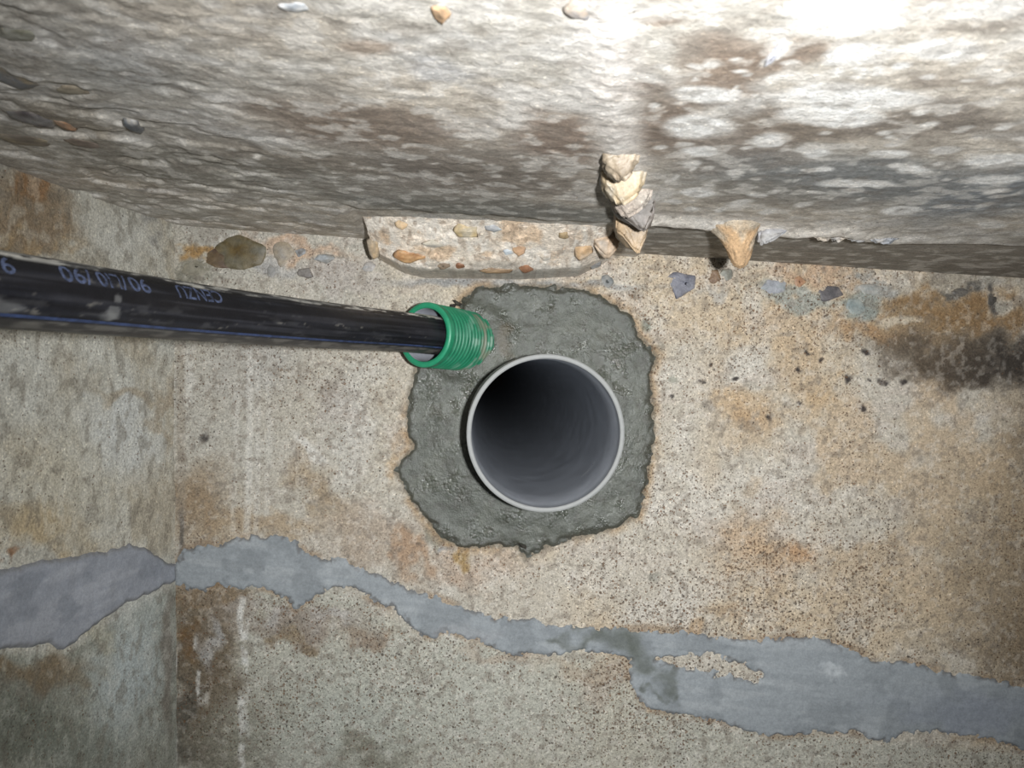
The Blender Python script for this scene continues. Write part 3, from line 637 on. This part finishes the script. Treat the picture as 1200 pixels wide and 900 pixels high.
# flints in the stony strip of the wall
wstone(281, 294, 36, 28, .006, (98, 78, 38), (104, 100, 84), 3, label='large brown flint')
wstone(256, 302, 22, 14, .004, (84, 64, 50), (104, 84, 58), 4, rot=-25, label='dark brown flint')
wstone(331, 297, 15, 18, .004, (146, 138, 126), (156, 140, 116), 5, outline=[1, .9, .9, 1, .8, .7, 1, .65])
wstone(352, 296, 9, 7, .003, (146, 148, 150), (120, 116, 112), 6)
wstone(379, 303, 15, 7, .003, (150, 154, 156), (120, 118, 112), 7, rot=8)
wstone(357, 320, 14, 8, .003, (104, 98, 94), (122, 116, 110), 8, rot=-8)
wstone(318, 318, 7, 12, .002, (138, 136, 132), (150, 146, 140), 9)
wstone(232, 314, 22, 12, .002, (132, 126, 108), (146, 140, 124), 10, rot=-20)
wstone(802, 331, 22, 17, .003, (88, 90, 104), (112, 112, 122), 11, label='slate-blue stone')
wstone(838, 325, 11, 10, .003, (116, 86, 58), (140, 112, 84), 12)
wstone(852, 322, 8, 10, .002, (128, 128, 116), (120, 116, 104), 13)
wstone(907, 336, 18, 10, .003, (148, 150, 156), (138, 146, 146), 14)
wstone(974, 344, 19, 11, .004, (84, 80, 82), (110, 104, 104), 15, label='dark grey stone')
wstone(938, 330, 10, 8, .002, (170, 120, 84), (180, 140, 104), 16)
wstone(1020, 338, 20, 9, .002, (146, 150, 146), (160, 156, 148), 17)
wstone(1004, 358, 14, 12, .002, (128, 140, 138), (142, 148, 142), 18)
wstone(712, 330, 9, 10, .002, (104, 108, 108), (128, 126, 120), 19)
wstone(1125, 343, 14, 7, .003, (86, 82, 78), (104, 98, 90), 20)
wstone(1162, 352, 8, 8, .003, (70, 66, 62), (92, 84, 74), 21)
wstone(432, 313, 12, 8, .002, (146, 146, 144), (160, 154, 148), 22)
def lstone(px, py, rx, ry, th, c1, c2, seed, **k):
    q = ledge_hit(px, py); n = np.array([0, -.72, -.69]); k_ = q[1]/F
    return stone(ledge, q+n*.0004, n, rx*k_, ry*k_*1.05, th, c1, c2, seed, **k)
lstone(438, 288, 9, 20, .006, (196, 166, 126), (164, 148, 126), 31, label='buff flint at the broken end')
lstone(480, 300, 23, 10, .006, (176, 122, 74), (196, 150, 100), 32, rot=-8, label='orange-brown flint')
lstone(520, 311, 12, 7, .004, (132, 112, 92), (150, 130, 106), 33); lstone(538, 311, 7, 4, .003, (150, 100, 66), (120, 80, 56), 34)
lstone(547, 270, 17, 11, .005, (198, 172, 124), (190, 176, 150), 35); lstone(578, 266, 14, 7, .005, (176, 180, 180), (160, 160, 160), 36)
lstone(594, 294, 7, 6, .003, (196, 204, 208), (180, 186, 190), 37); lstone(582, 317, 22, 5, .004, (158, 128, 92), (130, 104, 76), 38)
lstone(616, 314, 11, 9, .005, (128, 88, 62), (160, 110, 76), 39); lstone(660, 275, 9, 8, .003, (136, 116, 84), (160, 136, 100), 40)
lstone(684, 292, 13, 17, .006, (204, 166, 122), (196, 170, 140), 41); lstone(697, 310, 8, 6, .003, (126, 124, 122), (150, 148, 142), 42)
lstone(472, 262, 10, 8, .003, (200, 160, 116), (210, 180, 140), 43); lstone(510, 285, 16, 6, .003, (180, 172, 160), (200, 190, 170), 44); lstone(640, 300, 8, 7, .003, (206, 198, 186), (190, 176, 158), 45)
lstone(608, 292, 9, 10, .003, (206, 164, 124), (190, 150, 116), 46)
def cstone(px, py, rx, ry, th, c1, c2, seed, **k):
    X, Y = ceil_hit(px, py); z = float(ceil_z(X)); h = float(ceil_h(np.array(X), np.array(Y)))
    return stone(ceiling, np.array([X, Y, z-h]), (0, 0, -1), rx*Y/F, ry*Y*Y/(z*F), th, c1, c2, seed, **k)
cstone(518, 18, 13, 13, .004, (206, 164, 122), (160, 130, 100), 51, label='small orange pebble'); cstone(678, 14, 22, 13, .003, (206, 186, 164), (150, 148, 150), 52, label='tan pebble beside the seam')
cstone(20, 40, 26, 12, .004, (112, 110, 92), (150, 148, 136), 53); cstone(18, 92, 28, 16, .006, (140, 124, 98), (112, 114, 118), 54); cstone(40, 140, 32, 14, .006, (88, 82, 84), (130, 128, 126), 55)
cstone(155, 151, 13, 8, .005, (84, 88, 92), (120, 120, 120), 56, label='dark blue-grey pebble'); cstone(85, 108, 24, 6, .003, (122, 110, 92), (150, 140, 120), 57); cstone(100, 170, 22, 6, .003, (124, 108, 96), (140, 124, 108), 58)
cstone(30, 165, 40, 8, .004, (150, 136, 112), (120, 110, 98), 59); cstone(905, 66, 8, 16, .003, (206, 206, 216), (222, 220, 222), 60); cstone(76, 148, 10, 8, .003, (176, 128, 92), (150, 120, 96), 61); cstone(345, 10, 20, 8, .003, (150, 154, 158), (190, 188, 184), 62)


def rock(name, pts, c1, c2, seed, parent=None, mat=None, bevel=.0018, rough=.0012):
    """angular lump: convex hull of the given corners, bevelled and weathered"""
    bm = bmesh.new()
    for q in pts: bm.verts.new(q)
    bmesh.ops.convex_hull(bm, input=bm.verts)
    for v in [v for v in bm.verts if not v.link_faces]: bm.verts.remove(v)
    bmesh.ops.bevel(bm, geom=list(bm.edges), offset=bevel, segments=2, affect='EDGES', clamp_overlap=True)
    bmesh.ops.triangulate(bm, faces=bm.faces)
    for _ in range(5):
        L = [e for e in bm.edges if e.calc_length() > .0022]
        if not L: break
        bmesh.ops.subdivide_edges(bm, edges=L, cuts=1); bmesh.ops.triangulate(bm, faces=bm.faces)
    bm.normal_update(); co = np.array([v.co[:] for v in bm.verts])
    n = fbm(co[:, 0]/.006+seed, co[:, 1]/.006+co[:, 2]/.005, 3, seed % 7)-.5
    for i, v in enumerate(list(bm.verts)): v.co += v.normal*(n[i]*2*rough)
    bmesh.ops.recalc_face_normals(bm, faces=bm.faces)
    for f in bm.faces: f.smooth = True
    me = bpy.data.meshes.new(name); bm.to_mesh(me); bm.free()
    co = np.array([v.co[:] for v in me.vertices]); m = np.clip(fbm(co[:, 0]/.012+seed, co[:, 2]/.008+co[:, 1]/.012, 3, seed % 11)*3.4-1.2, 0, 1)[:, None]
    c = np.ones((len(co), 4)); c[:, :3] = lin(np.array(c1)*(1-m)+np.array(c2)*m)
    me.color_attributes.new('Col', 'FLOAT_COLOR', 'POINT').data.foreach_set('color', c.astype(np.float32).ravel())
    a = me.attributes.new('spk', 'FLOAT', 'POINT'); a.data.foreach_set('value', np.full(len(co), .25, np.float32))
    return link(me, name, mat or M_FLINT, parent)
def hang(cx, Y, half, depth, tipx, back, c1, c2, seed, label, mat=None, lean=0):
    """flint jammed in the ceiling seam: wide at the slab, wedge hanging down"""
    z = float(ceil_z(cx))+.003
    pts = [(cx-half, Y-.004, z), (cx+half, Y-.003, z), (cx-half*.9, Y+back, z), (cx+half*.9, Y+back, z),
           (cx-half*.95, Y+.002, z-depth*.45), (cx+half*.9, Y+.001, z-depth*.55+lean), (tipx, Y+.004, z-depth), (tipx+half*.35, Y+back*.7, z-depth*.8), (cx-half*.6, Y+back, z-depth*.5)]
    o = rock('stone', pts, c1, c2, seed, ceiling, mat); o['label'] = label
hang(.0495, .345, .0085, .015, .0495, .022, (172, 160, 140), (140, 126, 108), 71, 'cream flint at the head of the seam')
hang(.0545, .372, .0110, .020, .0530, .024, (140, 140, 138), (168, 150, 122), 72, 'grey and cream flint in the seam')
hang(.0635, .405, .0115, .018, .0600, .022, (184, 174, 162), (160, 146, 134), 73, 'limy pinkish lump in the seam', M_RUB)
hang(.0675, .425, .0120, .020, .0740, .016, (98, 91, 84), (132, 124, 118), 74, 'dark grey flint in the seam')
hang(.0715, .455, .0100, .028, .0760, .026, (170, 146, 116), (160, 142, 120), 75, 'buff flint at the foot of the seam')
# big cone-shaped flint at the right end of the ledge
q = ledge_hit(709, 285)
o = rock('stone', [(q[0]-.012, q[1]-.006, q[2]+.009), (q[0]+.012, q[1]-.004, q[2]+.009), (q[0]-.011, q[1]-.008, q[2]), (q[0]+.012, q[1]-.008, q[2]), (q[0]+.001, q[1]-.006, q[2]-.013), (q[0], q[1]+.02, q[2]+.004), (q[0], q[1]+.012, q[2]-.010), (q[0]+.003, q[1]-.012, q[2]+.003)], (200, 172, 142), (150, 142, 132), 76, ledge); o['label'] = 'wedge-shaped grey and buff flint'

# hanging orange lump on the lip of the right slab, with a grey flint beside it
def drip():
    X, Y = (866-600)/F*.468, .470; z0 = float(ceil_z(X))+.004
    prof = [(0, .0220), (.0035, .0175), (.006, .0148), (.011, .0115), (.016, .0090), (.021, .0070), (.025, .0056), (.0285, .0036), (.030, .0005)]
    hs = np.linspace(0, .030, 34); rr = np.interp(hs, [a for a, b in prof], [b for a, b in prof]); nseg = 48
    a = np.linspace(0, 2*math.pi, nseg, endpoint=False); V = []; C = []
    for i, hh in enumerate(hs):
        k = rr[i]*(1+.35*(fbm(np.cos(a)*1.6+3, np.sin(a)*1.6+hh/.008, 4, 201)-.5)*2)
        V.append(np.stack([X+.0022*hh/.03+k*np.cos(a), Y+.003+k*np.sin(a)*.9, np.full(nseg, z0-hh)], -1))
        m = np.clip(fbm(np.cos(a)*2+3, np.sin(a)*2+hh/.006, 4, 203)*3-1+.9*(1-hh/.012), 0, 1)[:, None]; C.append(np.array((190, 158, 122))*(1-m)+np.array((188, 174, 154))*m)
    idx = np.arange(34*nseg).reshape(34, nseg); nx = np.roll(idx, -1, 1)
    Q = np.stack([idx[:-1], nx[:-1], nx[1:], idx[1:]], -1).reshape(-1, 4)[:, ::-1]
    o = link(raw_mesh('hanging_lump', np.concatenate(V), Q, np.array(C), np.full((34, nseg), .15)), 'hanging_lump', M_RUB)
    tag(o, 'orange-buff conical concrete lump hanging from the ceiling lip', 'concrete lump')
    z = z0-.006
    g = rock('stone', [(X+.012, Y-.002, z-.010), (X+.016, Y-.004, z-.012), (X+.034, Y, z+.001), (X+.036, Y+.004, z+.003), (X+.014, Y+.012, z-.006), (X+.030, Y+.012, z+.002), (X+.013, Y, z), (X+.02, Y-.004, z-.004)], (164, 164, 168), (150, 148, 146), 77, ceiling); g['label'] = 'grey flint beside the hanging lump'
    for i, (px, w_, dz) in enumerate(((968, .010, .007), (985, .009, .0075), (1010, .012, .006), (940, .009, .005), (1040, .014, .006))):
        x = (px-600)/F*.474; y = .474; zz = float(ceil_z(x))+.003
        rock('stone', [(x-w_, y-.002, zz), (x+w_, y-.002, zz), (x-w_*.8, y+.008, zz), (x+w_*.8, y+.008, zz), (x-w_*.5, y, zz-dz-.003), (x+w_*.6, y+.001, zz-dz), (x, y+.006, zz-dz)], (196, 184, 168), (156, 158, 162), 80+i, ceiling, M_RUB)
drip()

# crumbs of mortar left around conduit and collar
def crumb(px, py, r, seed, c=(52, 48, 44)):
    X, Z = (px-600)*S, (450-py)*S; y = YW-float(wall_h(np.array(X), np.array(Z)))-.003; g = np.random.default_rng(seed)
    rock('crumb', [(X+g.uniform(-r, r)*1.3, y+g.uniform(-r, r), Z+g.uniform(-r, r)) for _ in range(9)], c, (84, 80, 70), seed, mortar, M_RUB, .0003, .0002)
for k, (px, py, r_) in enumerate(((537, 355, .0035), (531, 358, .0025), (527, 432, .0030), (600, 412, .0030), (592, 418, .0025), (607, 407, .0022), (586, 424, .0025), (612, 640, .0030))): crumb(px, py, r_, 300+k)
